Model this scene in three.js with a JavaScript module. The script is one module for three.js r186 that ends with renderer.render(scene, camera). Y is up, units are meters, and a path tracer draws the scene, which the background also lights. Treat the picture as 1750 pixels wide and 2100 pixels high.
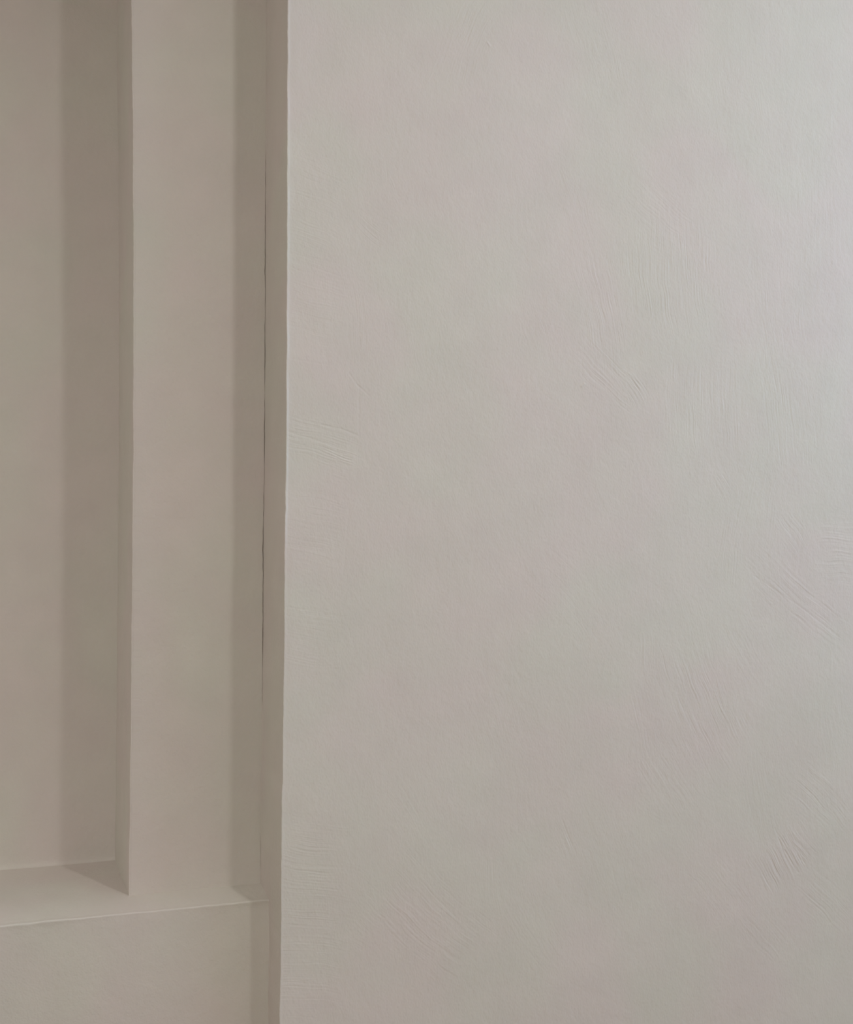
import * as THREE from 'three';
import { mergeGeometries } from 'three/addons/utils/BufferGeometryUtils.js';
import { RoundedBoxGeometry } from 'three/addons/geometries/RoundedBoxGeometry.js';
import { RectAreaLightUniformsLib } from 'three/addons/lights/RectAreaLightUniformsLib.js';
import { createNoise2D } from 'simplex-noise';

// ---------------------------------------------------------------- camera, sky, light, exposure
// x runs along the plaster wall, +z out of it into the room, y up; the camera stands 1.6 m from the wall
const scene = new THREE.Scene();
const camera = new THREE.PerspectiveCamera(42.64, 1750 / 2100, 0.05, 40);
camera.position.set(0, 1.5, 0);
camera.rotation.y = THREE.MathUtils.degToRad(-19);
scene.add(camera);
scene.background = new THREE.Color().setRGB(0.58, 0.62, 0.66);
scene.backgroundIntensity = 1.0;

RectAreaLightUniformsLib.init();
const renderer = new THREE.WebGLRenderer({ antialias: true });
renderer.toneMapping = THREE.LinearToneMapping;
renderer.toneMappingExposure = 1.04;
renderer.shadowMap.enabled = true;

// daylight in the openings: wall, extent (along the wall, then up; for the roof x then z), daylight colour times strength
const ROOM = { x0: -1.8, x1: 2.6, z0: -1.6, z1: 3.2, h: 2.8, t: 0.15 };
const SIDE = (v) => [0.80 * v, 0.97 * v, 1.27 * v], SKY = (v) => [1.01 * v, v, 0.98 * v];
const OPENINGS = [
  { on: 'right', a0: -0.85, a1: 0.75, b0: 1.0, b1: 2.45, light: SIDE(1.5), bars: 2 },
  { on: 'right', a0: -1.45, a1: -0.95, b0: 1.5, b1: 2.6, light: [5.4, 8.2, 11.6], bars: 1 },
  { on: 'left', a0: -1.2, a1: -0.2, b0: 1.4, b1: 2.1, light: SKY(2.9), bars: 2 },
  { on: 'roof', a0: 1.2, a1: 2.4, b0: 0.0, b1: 1.5, light: SKY(2.2), bars: 2 },
  { on: 'roof', a0: -1.3, a1: 0.3, b0: -0.2, b1: 1.6, light: SKY(2.8), bars: 2 },
  { on: 'roof', a0: 1.0, a1: 2.4, b0: -1.3, b1: -0.8, light: SKY(1.6), bars: 2 },
];
for (const o of OPENINGS) {
  const level = Math.max(...o.light, 1e-6), ca = (o.a0 + o.a1) / 2, cb = (o.b0 + o.b1) / 2;
  const l = new THREE.RectAreaLight(new THREE.Color().setRGB(...o.light.map((v) => v / level)), level, o.a1 - o.a0 - 0.1, o.b1 - o.b0 - 0.1);
  if (o.on === 'right') { l.position.set(ROOM.x1 - 0.01, cb, ca); l.lookAt(0, cb, ca); }
  if (o.on === 'left') { l.position.set(ROOM.x0 + 0.01, cb, ca); l.lookAt(0, cb, ca); }
  if (o.on === 'rear') { l.position.set(ca, cb, ROOM.z1 - 0.01); l.lookAt(ca, cb, 0); }
  if (o.on === 'roof') { l.position.set(ca, ROOM.h - 0.01, cb); l.rotation.x = -Math.PI / 2; }
  scene.add(l);
}

// the room's one lamp: a small square fitting in the ceiling in front of the wall, it throws the crisp upright shadows
const LAMP = { x: 0.79, z: -0.37, side: 0.10 };

// ---------------------------------------------------------------- helpers
function rng(seed) {
  let a = seed >>> 0;
  return () => { a = (a + 0x6D2B79F5) | 0; let t = Math.imul(a ^ (a >>> 15), 1 | a); t = (t + Math.imul(t ^ (t >>> 7), 61 | t)) ^ t; return ((t ^ (t >>> 14)) >>> 0) / 4294967296; };
}
const noise = createNoise2D(rng(11)), noiseB = createNoise2D(rng(29)), noiseC = createNoise2D(rng(53));
const smooth = (a, b, x) => { const t = Math.min(1, Math.max(0, (x - a) / (b - a))); return t * t * (3 - 2 * t); };
const names = new Map();
const numbered = (n) => { const k = names.get(n) ?? 0; names.set(n, k + 1); return k ? n + '_' + String(k).padStart(3, '0') : n; };
function add(name, geometry, material, parent = scene, data = {}) {
  const m = new THREE.Mesh(geometry, material);
  m.name = parent === scene ? numbered(name) : name;
  m.castShadow = m.receiveShadow = true;
  Object.assign(m.userData, data);
  parent.add(m);
  return m;
}
function group(name, data) { const g = new THREE.Group(); g.name = numbered(name); Object.assign(g.userData, data); scene.add(g); return g; }

// piecewise cubic through [y, value] pairs: how a hand-plastered arris wanders along its length
function wander(knots) {
  const k = [...knots].sort((a, b) => a[0] - b[0]);
  return (y) => {
    if (y <= k[0][0]) return k[0][1];
    if (y >= k.at(-1)[0]) return k.at(-1)[1];
    let i = 0; while (k[i + 1][0] < y) i++;
    return k[i][1] + (k[i + 1][1] - k[i][1]) * smooth(k[i][0], k[i + 1][0], y);
  };
}
// a surface swept from profile points: place(point, t) gives a position, uv(point, t, position) its texture place
function sweep(points, ts, place, uv) {
  const n = points.length, pos = [], st = [], index = [];
  for (const t of ts) for (const p of points) {
    const q = place(p, t); pos.push(...q); st.push(...uv(p, t, q));
  }
  for (let j = 0; j < ts.length - 1; j++) for (let i = 0; i < n - 1; i++) {
    const a = j * n + i, b = a + 1, c = a + n, d = c + 1;
    index.push(a, b, d, a, d, c);
  }
  const g = new THREE.BufferGeometry();
  g.setAttribute('position', new THREE.Float32BufferAttribute(pos, 3));
  g.setAttribute('uv', new THREE.Float32BufferAttribute(st, 2));
  g.setIndex(index); g.computeVertexNormals();
  return g;
}
const range = (a, b, n) => Array.from({ length: n + 1 }, (_, i) => a + (b - a) * i / n);

// ---------------------------------------------------------------- plaster materials
// noise that tiles: white noise blurred with wrap-round, normalised to unit deviation
function tiledNoise(n, radius, seed) {
  const r = rng(seed); let a = new Float32Array(n * n).map(() => r() - 0.5);
  for (let pass = 0; pass < 2; pass++) for (const [sx, sy] of [[1, 0], [0, 1]]) {
    const b = new Float32Array(n * n), w = 2 * radius + 1;
    for (let l = 0; l < n; l++) {
      const at = (i) => { i = (i + n) % n; return sx ? l * n + i : i * n + l; };
      let s = 0; for (let i = -radius; i <= radius; i++) s += a[at(i)];
      for (let i = 0; i < n; i++) { b[at(i)] = s / w; s += a[at(i + radius + 1)] - a[at(i - radius)]; }
    }
    a = b;
  }
  let v = 0; for (const x of a) v += x * x; v = Math.sqrt(v / a.length);
  return a.map((x) => x / v);
}
const FINE = 1024;
const fine1 = tiledNoise(FINE, 1, 5), fine2 = tiledNoise(FINE, 4, 6), fine3 = tiledNoise(FINE, 14, 7);

function heightTexture(w, h, heights) {                    // heights 0..1 as a float texture
  const d = new Float32Array(w * h * 4);
  for (let i = 0; i < w * h; i++) { d[4 * i] = d[4 * i + 1] = d[4 * i + 2] = heights[i]; d[4 * i + 3] = 1; }
  const t = new THREE.DataTexture(d, w, h, THREE.RGBAFormat, THREE.FloatType);
  t.wrapS = t.wrapT = THREE.RepeatWrapping; t.magFilter = t.minFilter = THREE.LinearFilter; t.needsUpdate = true;
  return t;
}
// fine grain of painted gypsum, one tile = 0.5 m
const GRAIN_TILE = 0.5;
const grainHeights = new Float32Array(FINE * FINE).map((_, i) => 0.5 + 0.05 * fine1[i] + 0.07 * fine2[i] + 0.06 * fine3[i]);
const grainBump = heightTexture(FINE, FINE, grainHeights);

// the brushed wall: relief of brush strokes over a patch 1.0 x 1.56 m at x 0.30, y 0.72
const PATCH = { x: 0.30, y: 0.72, w: 1.0, h: 1.56, n: 2048 };
// x, y, length, width, direction, strength, spacing of the bristle lines in mm
const STROKES = [
  [0.903,1.829,0.154,0.154,-85,0.8,7.4], [0.802,1.777,0.171,0.066,-78,0.8,6.6], [0.806,1.688,0.103,0.062,-41,0.8,7.6], [0.854,1.666,0.041,0.034,-57,1.3,6.1],
  [0.956,1.649,0.122,0.149,-88,0.75,7.5], [1.099,1.632,0.167,0.125,-83,0.55,7.6], [0.884,1.915,0.104,0.076,-36,0.5,6.9], [0.405,1.589,0.101,0.057,-13,0.8,5.7],
  [0.431,1.561,0.044,0.038,-17,1.0,5.1], [0.399,1.879,0.08,0.16,-16,0.45,5.5], [0.618,2.14,0.082,0.075,-118,0.6,6.1], [1.103,1.472,0.059,0.037,-51,0.9,7.4],
  [1.111,1.371,0.187,0.07,-37,0.7,9.4], [1.181,1.444,0.067,0.126,-3,0.8,7.6], [0.956,1.229,0.184,0.12,-66,0.75,8.5], [0.865,1.2,0.135,0.047,-79,0.5,7.5],
  [0.903,1.137,0.123,0.087,-56,0.55,8.7], [1.083,1.001,0.068,0.083,-60,1.5,8.3], [1.115,1.026,0.063,0.047,-48,1.0,7.1], [1.148,1.086,0.12,0.072,-43,0.7,8.0],
  [0.551,0.978,0.178,0.11,-44,0.6,8.2], [0.748,1.063,0.048,0.027,-69,1.0,6.1], [0.642,1.007,0.078,0.026,-84,0.6,6.5], [0.399,0.963,0.089,0.211,-10,0.5,5.1],
  [0.399,1.066,0.077,0.102,-13,0.5,5.8], [0.534,2.077,0.08,0.094,-124,0.35,6.0], [0.601,2.097,0.093,0.08,-110,0.4,6.0], [0.495,1.923,0.03,0.024,-58,0.5,4.9],
  [0.399,1.763,0.081,0.124,-13,0.4,5.6], [0.399,1.482,0.082,0.114,-12,0.45,5.7], [0.399,1.335,0.076,0.101,-10,0.4,5.7], [0.791,2.119,0.167,0.103,-74,0.4,6.4],
  [1.003,2.095,0.176,0.162,-81,0.3,7.4], [1.123,1.94,0.181,0.125,-88,0.35,7.7], [1.05,1.528,0.125,0.083,-102,0.5,6.9], [0.987,1.534,0.035,0.035,-56,0.9,5.7],
  [1.003,1.452,0.116,0.041,-99,0.6,6.2], [0.656,1.243,0.132,0.106,-69,0.25,7.3], [0.635,1.468,0.156,0.143,-64,0.2,6.5], [0.762,1.376,0.125,0.097,-48,0.3,6.9],
  [1.05,1.093,0.141,0.049,-79,0.6,7.0], [1.156,0.938,0.113,0.073,-43,0.6,8.1], [1.05,0.914,0.125,0.07,-49,0.5,8.6], [0.813,1.037,0.138,0.089,-71,0.3,7.6],
  [0.705,0.943,0.111,0.084,-59,0.3,7.0], [0.521,1.118,0.079,0.059,-60,0.35,6.6], [0.476,1.853,0.037,0.025,-36,0.6,4.9], [0.456,1.753,0.123,0.031,-84,0.4,5.5],
  [0.541,1.72,0.125,0.1,-79,0.3,6.2], [0.712,1.727,0.058,0.052,-75,0.5,5.8], [1.083,1.798,0.166,0.111,-85,0.4,7.6], [0.762,1.912,0.103,0.045,-73,0.4,5.8],
  [1.035,1.307,0.109,0.08,-59,0.4,8.0], [0.948,1.344,0.083,0.041,-73,0.4,6.9], [1.165,1.198,0.142,0.064,-83,0.35,7.1], [0.872,1.306,0.06,0.027,-88,0.7,6.0],
  [0.469,0.974,0.04,0.08,-42,0.35,6.0], [0.987,0.968,0.114,0.068,-50,0.4,7.6],
];
// single raised ridges and scratches: points, then height (negative = groove)
const RIDGES = [
  [[[0.4466, 1.6757], [0.4581, 1.6606], [0.4723, 1.6487]], 1.0], [[[0.4117, 1.609], [0.437, 1.6046], [0.4594, 1.5964]], 1.0],
  [[[0.4607, 1.6638], [0.4602, 1.62], [0.4607, 1.5927]], 0.5], [[[0.4472, 1.5062], [0.4421, 1.4507], [0.4396, 1.42]], 0.35], [[[0.4396, 1.3707], [0.4549, 1.3271]], 0.3],
  [[[0.3667, 1.6001], [0.4086, 1.5887]], 0.9], [[[0.3667, 1.588], [0.4117, 1.5765]], 0.5], [[[0.4601, 1.7503], [0.4607, 1.7164]], 0.5],
  [[[0.368, 1.8217], [0.4307, 1.8134]], 0.3], [[[0.368, 1.6912], [0.4243, 1.6841]], 0.4], [[[0.368, 1.3816], [0.4307, 1.3697]], 0.5], [[[0.368, 1.4605], [0.4117, 1.4541]], 0.4],
  [[[1.0907, 1.0174], [1.1135, 0.9841]], 1.3], [[[1.0745, 1.0499], [1.0923, 1.0068]], 1.1], [[[1.0385, 1.4105], [1.11, 1.368], [1.1855, 1.3165]], 0.6],
  [[[0.495, 1.9449], [0.4982, 1.9222]], 0.4], [[[0.7707, 1.6685], [0.7751, 1.6719]], -2.2], [[[0.6354, 2.115], [0.6382, 2.1115]], -2.0],
];
function brushHeights() {
  const { n, x: X, y: Y, w: W, h: H } = PATCH, out = new Float32Array(n * n);       // unit: 0.1 mm
  const sx = W / n, sy = H / n;
  for (let j = 0; j < n; j++) for (let i = 0; i < n; i++) {
    const x = X + i * sx, y = Y + j * sy, k = (j & (FINE - 1)) * FINE + (i & (FINE - 1));
    // hidden undulation of the trowelled coat, orange-peel grain, faint upright bristle drag everywhere
    const drag = noise(x / 0.0035 + 1.5 * noiseB(x * 6, y * 6), y / 0.09);
    out[j * n + i] = 2.2 * noise(x * 5, y * 4) + 0.9 * noiseB(x * 17, y * 13) + 0.26 * fine1[k] + 0.34 * fine2[k] + 0.14 * fine3[k] + 0.07 * drag * smooth(-0.2, 0.7, noiseC(x * 7, y * 7));
  }
  STROKES.forEach(([cx, cy, len, wid, deg, k, sp], s) => {
    const a = THREE.MathUtils.degToRad(deg), ca = Math.cos(a), sa = Math.sin(a), R = Math.hypot(len, wid) * 0.75;
    for (let j = Math.max(0, Math.floor((cy - R - Y) / sy)); j < Math.min(n, (cy + R - Y) / sy); j++)
      for (let i = Math.max(0, Math.floor((cx - R - X) / sx)); i < Math.min(n, (cx + R - X) / sx); i++) {
        const dx = X + i * sx - cx, dy = Y + j * sy - cy, u = dx * ca + dy * sa;
        let v = -dx * sa + dy * ca; v += 0.1 * u * u / len * (s % 2 ? 1 : -1) + 0.0015 * noiseB(u * 18 + s, v * 18);
        // ragged start and end: each bristle line starts and stops at its own place
        const rag = 0.16 * noiseC(v / 0.006, s * 7.3), e = Math.abs(u / len) + rag;
        const env = (1 - smooth(0.25, 0.62, e)) * (1 - smooth(0.25, 0.6, Math.abs(v / wid) + 0.1 * noise(u / 0.02, s)));
        if (env <= 0) continue;
        const q = sp / 1000;
        const line = 0.7 * noise(v / (q * 0.75), u / 0.20 + s * 3.1) + 0.5 * noiseB(v / (q * 0.36), u / 0.11 + s * 1.7);
        const patchy = 0.55 + 0.45 * noiseC(u / 0.05 + s * 2, v / 0.02 + s);
        out[j * n + i] += 2.7 * k * env * line * patchy;
      }
  });
  for (const [pts, k] of RIDGES) for (let p = 0; p < pts.length - 1; p++) {
    const [[x0, y0], [x1, y1]] = [pts[p], pts[p + 1]], L = Math.hypot(x1 - x0, y1 - y0), R = 0.008;
    for (let j = Math.max(0, Math.floor((Math.min(y0, y1) - R - Y) / sy)); j < Math.min(n, (Math.max(y0, y1) + R - Y) / sy); j++)
      for (let i = Math.max(0, Math.floor((Math.min(x0, x1) - R - X) / sx)); i < Math.min(n, (Math.max(x0, x1) + R - X) / sx); i++) {
        const dx = X + i * sx - x0, dy = Y + j * sy - y0, t = Math.min(1, Math.max(0, (dx * (x1 - x0) + dy * (y1 - y0)) / (L * L)));
        const d = Math.hypot(dx - t * (x1 - x0), dy - t * (y1 - y0));
        const g = 2.6 * k * Math.exp(-((d / 0.0013) ** 2)), o = out[j * n + i];
        out[j * n + i] = o + g * (0.7 + 0.3 * noise(dx * 60, dy * 60));
      }
  }
  return out;
}
const BRUSH_SPAN = 24;                                     // 0.1 mm units between black and white
const brushBump = heightTexture(PATCH.n, PATCH.n, brushHeights().map((h) => Math.min(1, Math.max(0, 0.5 + h / BRUSH_SPAN))));

// limewash tone: faint cloudy drift between pinker and greener batches, one tile = 2.8 m
const TONE_TILE = 2.8;
const WASH = [0.640, 0.585, 0.522];                        // base colour, linear
function toneTexture() {
  const n = 1024, d = new Uint8Array(n * n * 4), srgb = (v) => 255 * (v <= 0.0031308 ? 12.92 * v : 1.055 * v ** (1 / 2.4) - 0.055), r = rng(77);
  for (let j = 0; j < n; j++) for (let i = 0; i < n; i++) {
    const x = i / n * TONE_TILE, y = j / n * TONE_TILE, k = (j & 1023) * FINE + (i & 1023);
    const hue = 0.016 * smooth(-0.35, 0.35, noise(x * 3.1 + 4, y * 3.1)) - 0.008 + 0.008 * noiseB(x * 9, y * 9);
    const tone = 1 + 0.012 * noiseC(x * 4, y * 4) + 0.007 * fine2[k] + 0.004 * (r() - 0.5);
    d.set([srgb(WASH[0] * tone * (1 + hue)) + r(), srgb(WASH[1] * tone * (1 - hue)) + r(), srgb(WASH[2] * tone * (1 + hue * 0.4)) + r(), 255], 4 * (j * n + i));
  }
  const t = new THREE.DataTexture(d, n, n); t.colorSpace = THREE.SRGBColorSpace;
  t.wrapS = t.wrapT = THREE.RepeatWrapping; t.magFilter = t.minFilter = THREE.LinearFilter; t.needsUpdate = true;
  return t;
}
const tone = toneTexture();
const scaled = (t, rx, ry, ox = 0, oy = 0) => { const c = t.clone(); c.repeat.set(rx, ry); c.offset.set(ox, oy); c.needsUpdate = true; return c; };
// every plaster uv is in metres
const brushedPlaster = new THREE.MeshStandardMaterial({
  roughness: 0.62, map: scaled(tone, 1 / TONE_TILE, 1 / TONE_TILE),
  bumpMap: scaled(brushBump, 1 / PATCH.w, 1 / PATCH.h, -PATCH.x / PATCH.w, -PATCH.y / PATCH.h), bumpScale: BRUSH_SPAN * 1e-4,
});
const plaster = new THREE.MeshStandardMaterial({
  roughness: 0.75, map: scaled(tone, 1 / TONE_TILE, 1 / TONE_TILE, 0.37, 0.21),
  bumpMap: scaled(grainBump, 1 / GRAIN_TILE, 1 / GRAIN_TILE), bumpScale: 0.0006,
});
const roomPaint = new THREE.MeshStandardMaterial({ color: new THREE.Color().setRGB(0.60, 0.54, 0.46), roughness: 0.9 });
const ceilingPaint = new THREE.MeshStandardMaterial({ color: new THREE.Color().setRGB(0.72, 0.68, 0.62), roughness: 0.9 });
const floorWood = new THREE.MeshStandardMaterial({ color: new THREE.Color().setRGB(0.30, 0.23, 0.16), roughness: 0.6 });
const framePaint = new THREE.MeshStandardMaterial({ color: new THREE.Color().setRGB(0.78, 0.77, 0.74), roughness: 0.45 });
const glass = new THREE.MeshPhysicalMaterial({ color: 0xffffff, roughness: 0.02, transmission: 1, thickness: 0, ior: 1.5 });

// ---------------------------------------------------------------- the stepped plaster wall
const Z_FRONT = -1.6, Z_PILASTER = -1.725, Z_BACK = -1.9, Z_LEDGE = -1.67;   // the four planes, each further back
const HEAD = 2.34;                                                          // underside of the lintel over the recess
const LEDGE_Y = 1.0;
const frontEdge = wander([[0.864, 0.3579], [0.955, 0.3592], [1.015, 0.3598], [1.152, 0.3604], [1.167, 0.3616], [1.348, 0.3635], [1.49, 0.3641], [1.508, 0.3649], [1.652, 0.3660], [1.773, 0.3666], [1.955, 0.3669], [2.136, 0.3678], [2.4, 0.369], [2.8, 0.369], [0, 0.355]]);
const pilasterEdge = wander([[0.9, 0.1870], [1.009, 0.1874], [1.154, 0.1892], [1.28, 0.1905], [1.469, 0.1920], [1.594, 0.1930], [1.783, 0.1933], [1.972, 0.1926], [2.16, 0.1908], [2.8, 0.190]]);
const jitter = (y, k) => 0.00035 * noise(y * 9, k) + 0.00022 * noiseB(y * 45, k) + 0.0001 * noiseC(y * 160, k);

// front wall: broad face, raised bead at the arris, return into the recess
{
  const face = [...range(ROOM.x1 + ROOM.t, 1.4, 4), ...range(1.38, 0.40, 46)].map((x) => ({ x, z: Z_FRONT, f: 0 }));
  const arris = [[0.014, 0], [0.008, 0.0001], [0.0045, 0.0002], [0.0030, 0.0005], [0.0019, 0.0010], [0.0010, 0.0013], [0.0004, 0.0011], [0, 0.0002], [0, -0.0030]].map(([e, p]) => ({ e, z: Z_FRONT + p, f: 1 }));
  const reveal = [-0.008, -0.03, -0.06, -0.09, -0.12, -0.16, -0.22, -0.40].map((p) => ({ e: 0, z: Z_FRONT + p, f: 1 }));
  const back = [{ x: 0.5, z: Z_FRONT - 0.40 }, { x: ROOM.x1 + ROOM.t, z: Z_FRONT - 0.40 }];
  const pts = [...face, ...arris, ...reveal, ...back];
  let s = 0.40; const along = pts.map((p, i) => (p.x !== undefined ? p.x : 0.365 + p.e - (p.z < Z_FRONT - 0.001 ? Z_FRONT - p.z : 0)));
  pts.forEach((p, i) => { p.s = along[i]; });
  const g = sweep(pts, [...range(0, 0.8, 6), ...range(0.805, 2.3, 600), ...range(2.31, 2.8, 8)],
    (p, y) => {
      if (p.e === undefined) return [p.x, y, p.z + (p.z === Z_FRONT ? 0.0012 * noise(p.x * 2.2, y * 2) : 0)];
      // the bead is worn flat here and there below mid height
      const worn = p.e > 0 && p.e < 0.006 ? 0.25 + 0.75 * smooth(1.42, 1.50, y) : 1;
      const lift = p.z > Z_FRONT ? (p.z - Z_FRONT) * worn * (0.9 + 0.4 * noise(y * 14, 3.3)) : p.z - Z_FRONT;
      return [frontEdge(y) + jitter(y, 1) + p.e, y, Z_FRONT + lift];
    },
    (p, y) => [p.s, y]);
  add('wall_front', g, brushedPlaster, scene, { kind: 'structure', label: 'broad pale limewashed wall with brushed strokes, standing furthest forward' });
  // the lintel closes the recess above
  const lintel = new RoundedBoxGeometry(2.30, ROOM.h - HEAD, 0.40, 2, 0.002);
  lintel.translate(0.368 - 1.15, (ROOM.h + HEAD) / 2, Z_FRONT - 0.20 - 0.0005);
  add('trim_1', lintel, plaster, scene, { kind: 'structure', label: 'plaster lintel over the recess' });
}
// back wall of the recess
{
  const g = sweep([...range(0.3625, -0.5, 30), ...range(-0.6, ROOM.x0 - ROOM.t, 4)].map((x) => ({ x, z: Z_BACK })).concat([{ x: ROOM.x0 - ROOM.t, z: Z_BACK - 0.1 }, { x: 0.3625, z: Z_BACK - 0.1 }]), [0, 0.5, ...range(0.9, 0.99, 6), ...range(0.992, 1.03, 24), ...range(1.04, HEAD + 0.02, 60), 2.8],
    (p, y) => [p.x, y, p.z + (p.z === Z_BACK ? 0.0010 * noise(p.x * 3, y * 2.5) + 0.0035 * Math.exp(-Math.abs(y - LEDGE_Y - 0.007) / 0.004) : 0)],
    (p, y) => [p.x + 0.1, y]);
  add('wall_back', g, plaster, scene, { kind: 'structure', label: 'shaded beige plaster wall at the very back of the recess, at far left' });
}
// pilaster between the two: front face, left return, a hairline crack against the front wall
{
  const front = range(1, 0.02, 22).map((t) => ({ t, z: Z_PILASTER }));
  const arris = [[0.004, 0.0001], [0.0026, 0.0005], [0.0015, 0.0009], [0.0006, 0.0008], [0.0001, 0.0001], [0, -0.0014], [0, -0.003]].map(([e, p]) => ({ e, z: Z_PILASTER + p }));
  const side = [-0.01, -0.05, -0.09, -0.13, -0.16, -0.176].map((p) => ({ e: 0, z: Z_PILASTER + p }));
  const pts = [{ t: 1, z: Z_PILASTER - 0.176 }, { t: 1, deep: 1, z: Z_PILASTER - 0.06 }, { t: 1, deep: 1, z: Z_PILASTER - 0.0016 }, { t: 1, z: Z_PILASTER - 0.0013 }, { t: 1, z: Z_PILASTER - 0.0005 }, ...front, ...arris, ...side];
  const crack = (y) => (0.0011 + 0.0006 * noise(y * 11, 8) + 0.0003 * noiseB(y * 50, 8)) * smooth(1.20, 1.30, y) * (1 - smooth(1.93, 2.02, y)) + 0.0006 * smooth(1.015, 1.03, y) * (1 - smooth(1.06, 1.09, y)) - 0.0004;
  const g = sweep(pts, range(LEDGE_Y + 0.003, HEAD - 0.001, 420),
    (p, y) => {
      const l = pilasterEdge(y) + jitter(y, 2), r = frontEdge(y) + jitter(y, 1) + (p.deep ? 0.0006 : -crack(y));
      if (p.t === undefined) return [l + p.e, y, p.z];
      return [p.t === 1 ? r : l + 0.006 + (r - l - 0.006) * p.t, y, p.z + (p.z === Z_PILASTER ? 0.0008 * noise(p.t * 0.7 + 5, y * 2.6) : 0)];
    },
    (p, y) => [p.t === undefined ? 0.19 + p.e + p.z - Z_PILASTER : 0.19 + 0.17 * p.t, y]);
  add('pilaster', g, plaster, scene, { label: 'tall beige plaster pilaster standing on the ledge between the recess and brushed wall', category: 'pilaster' });
}
// ledge: top sloping slightly forward, wavy raised front arris, upright face to the floor
{
  const t = thing();
  function thing() { return group('ledge', { label: 'low plaster ledge crossing below the pilaster, with a crisp pale front edge', category: 'ledge' }); }
  const xs = [...range(1, 0.55, 260), ...range(0.54, 0, 20)];
  const place = (p, k) => {
    const right = frontEdge(p.y ?? LEDGE_Y) + 0.0002, x = right + (ROOM.x0 - right) * (1 - k);
    const wob = p.w ? 0.0006 * noise(x * 14, p.w) + 0.0005 * noiseB(x * 42, p.w) + 0.0002 * noiseC(x * 130, p.w) : 0;
    return [x, p.y + wob + (p.top ? 0.0008 * noise(x * 6, p.z * 9) : 0), p.z + (p.face ? 0.0008 * noise(x * 3, p.y * 3) + 0.004 * Math.max(0, 1 - (right - x) / 0.06) ** 2 * (1 - smooth(0.955, 0.993, p.y)) : wob * 0.6)];
  };
  const top = [[-1.8985, 1.0075], [-1.89, 1.0072], [-1.88, 1.0068], [-1.84, 1.0066], [-1.80, 1.0064], [-1.76, 1.0062], [-1.73, 1.0060], [-1.71, 1.0040], [-1.69, 1.0012]].map(([z, y]) => ({ z, y, top: 1 }));
  const lip = [[-1.680, 0.9996], [-1.6735, 0.9990], [-1.6718, 0.9992], [-1.6707, 0.9989], [-1.6700, 0.9981], [-1.6697, 0.9971], [-1.6700, 0.9958]].map(([z, y]) => ({ z, y, w: 4 }));
  const face = [0.992, 0.985, 0.96, 0.93, 0.90, 0.87, 0.84, 0.80, 0.70, 0.5, 0.25, 0.0].map((y) => ({ z: Z_LEDGE, y, face: 1 }));
  const rev = [...xs].reverse().map((x) => 1 - x);
  const build = (pts) => sweep(pts, [...range(0, 0.45, 20), ...range(0.452, 1, 300)], place, (p, k, q) => [q[0], q[1] + q[2]]);
  add('ledge_top', build([...top, ...lip.slice(0, 5)]), plaster, t);
  add('upright_face', build([...lip.slice(4), ...face]), plaster, t);
}

// ---------------------------------------------------------------- the rest of the room
function slab(name, [x0, y0, z0], [x1, y1, z1], material) {
  const g = new RoundedBoxGeometry(x1 - x0, y1 - y0, z1 - z0, 2, 0.004); g.translate((x0 + x1) / 2, (y0 + y1) / 2, (z0 + z1) / 2);
  return add(name, g, material, scene, { kind: 'structure' });
}
function pierced(name, u0, u1, v0, v1, on, material) {      // a slab in its own plane with the openings on it cut through
  const path = (P, c) => new P(c.map((p) => new THREE.Vector2(...p)));
  const s = path(THREE.Shape, [[u0, v0], [u1, v0], [u1, v1], [u0, v1]]);
  for (const o of OPENINGS) if (o.on === on) s.holes.push(path(THREE.Path, [[o.a0, o.b0], [o.a0, o.b1], [o.a1, o.b1], [o.a1, o.b0]]));
  return add(name, new THREE.ExtrudeGeometry(s, { depth: ROOM.t, bevelEnabled: false }), material, scene, { kind: 'structure' });
}
const t = ROOM.t, zBack = Z_FRONT - 0.40;
slab('floor', [ROOM.x0 - t, -0.15, zBack - t], [ROOM.x1 + t, 0, ROOM.z1 + t], floorWood);
const ceiling = pierced('ceiling', ROOM.x0 - t, ROOM.x1 + t, zBack - t, ROOM.z1 + t, 'roof', ceilingPaint);
ceiling.rotation.x = Math.PI / 2; ceiling.position.y = ROOM.h + t;
const left = pierced('wall_left', Z_FRONT - 0.29, ROOM.z1, 0, ROOM.h, 'left', roomPaint);
left.rotation.y = -Math.PI / 2; left.position.x = ROOM.x0;
const right = pierced('wall_right', Z_FRONT, ROOM.z1, 0, ROOM.h, 'right', roomPaint);
right.rotation.y = -Math.PI / 2; right.position.x = ROOM.x1 + t;
const rear = pierced('wall_rear', ROOM.x0 - t, ROOM.x1 + t, 0, ROOM.h, 'rear', roomPaint);
rear.position.z = ROOM.z1;

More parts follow.
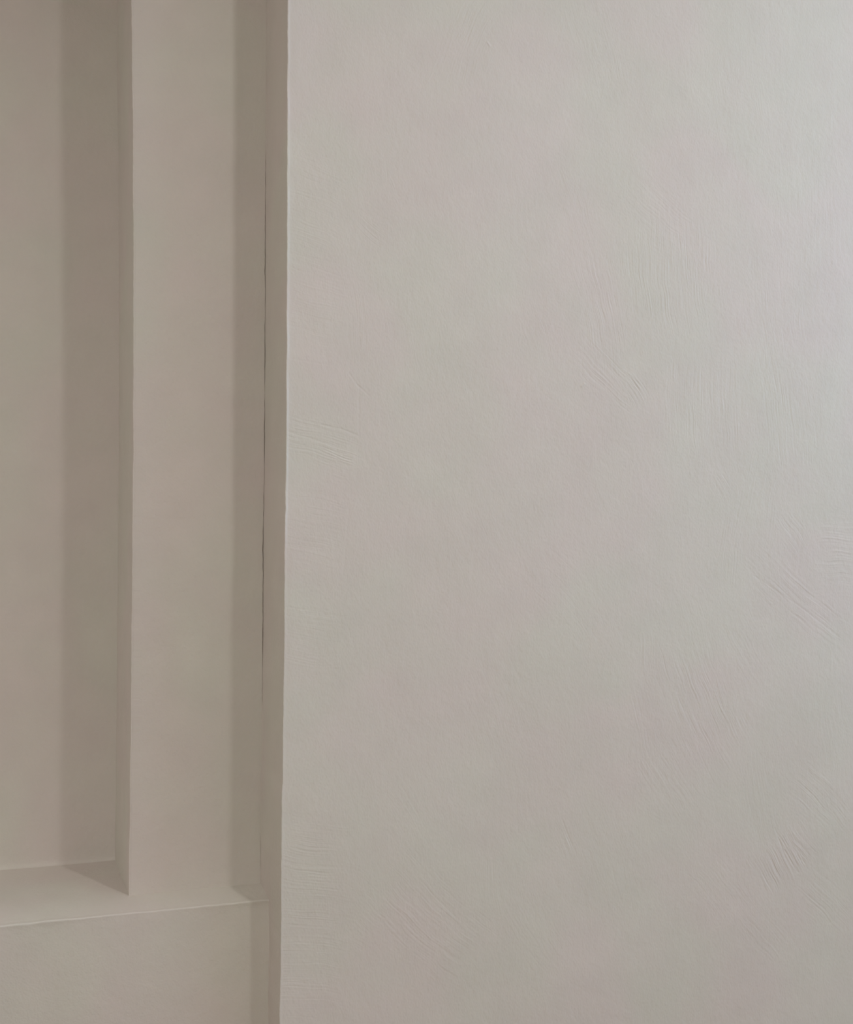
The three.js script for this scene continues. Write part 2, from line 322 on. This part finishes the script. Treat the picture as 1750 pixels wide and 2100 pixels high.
OPENINGS.forEach((o, k) => {
  const g = group('window_' + (k + 1), { kind: 'structure' }), w = o.a1 - o.a0, h = o.b1 - o.b0;
  const bar = (bw, bh, x, y) => { const b = new RoundedBoxGeometry(bw, bh, 0.05, 2, 0.004); b.translate(x, y, 0); return b; };
  add('window_frame', mergeGeometries([bar(0.045, h, -w / 2 + 0.0225, 0), bar(0.045, h, w / 2 - 0.0225, 0), bar(w - 0.09, 0.045, 0, h / 2 - 0.0225), bar(w - 0.09, 0.045, 0, -h / 2 + 0.0225)]), framePaint, g);
  for (let i = 1; i < o.bars; i++) add('mullion', bar(0.03, h - 0.09, -w / 2 + w * i / o.bars, 0), framePaint, g);
  add('pane', new THREE.BoxGeometry(w - 0.09, h - 0.09, 0.006), glass, g);
  const ca = (o.a0 + o.a1) / 2, cb = (o.b0 + o.b1) / 2;
  if (o.on === 'right') { g.rotation.y = Math.PI / 2; g.position.set(ROOM.x1 + 0.09, cb, ca); }
  if (o.on === 'left') { g.rotation.y = Math.PI / 2; g.position.set(ROOM.x0 - 0.09, cb, ca); }
  if (o.on === 'rear') g.position.set(ca, cb, ROOM.z1 + 0.09);
  if (o.on === 'roof') { g.rotation.x = Math.PI / 2; g.position.set(ca, ROOM.h + 0.09, cb); }
});

// ceiling lamp: square tray, glowing diffuser, and its light just under the diffuser
{
  const g = group('ceiling_lamp', { kind: 'structure', label: 'small square ceiling lamp above the front of the plaster wall' });
  g.position.set(LAMP.x, ROOM.h, LAMP.z);
  const h = LAMP.side / 2, rim = (w, d, x, z) => { const b = new RoundedBoxGeometry(w, 0.03, d, 2, 0.003); b.translate(x, -0.015, z); return b; };
  add('tray', mergeGeometries([rim(0.015, LAMP.side + 0.03, -h - 0.0075, 0), rim(0.015, LAMP.side + 0.03, h + 0.0075, 0), rim(LAMP.side, 0.015, 0, -h - 0.0075), rim(LAMP.side, 0.015, 0, h + 0.0075)]), framePaint, g);
  const diffuser = new THREE.BoxGeometry(LAMP.side, 0.006, LAMP.side); diffuser.translate(0, -0.02, 0);
  add('diffuser', diffuser, new THREE.MeshStandardMaterial({ color: 0xffffff, emissive: new THREE.Color().setRGB(1, 0.98, 0.95), emissiveIntensity: 3, roughness: 0.5 }), g);
  const l = new THREE.RectAreaLight(new THREE.Color().setRGB(1, 0.99, 1.0), 262, LAMP.side - 0.01, LAMP.side - 0.01);
  l.position.set(LAMP.x, ROOM.h - 0.026, LAMP.z); l.rotation.x = -Math.PI / 2;
  scene.add(l);
}

renderer.render(scene, camera);
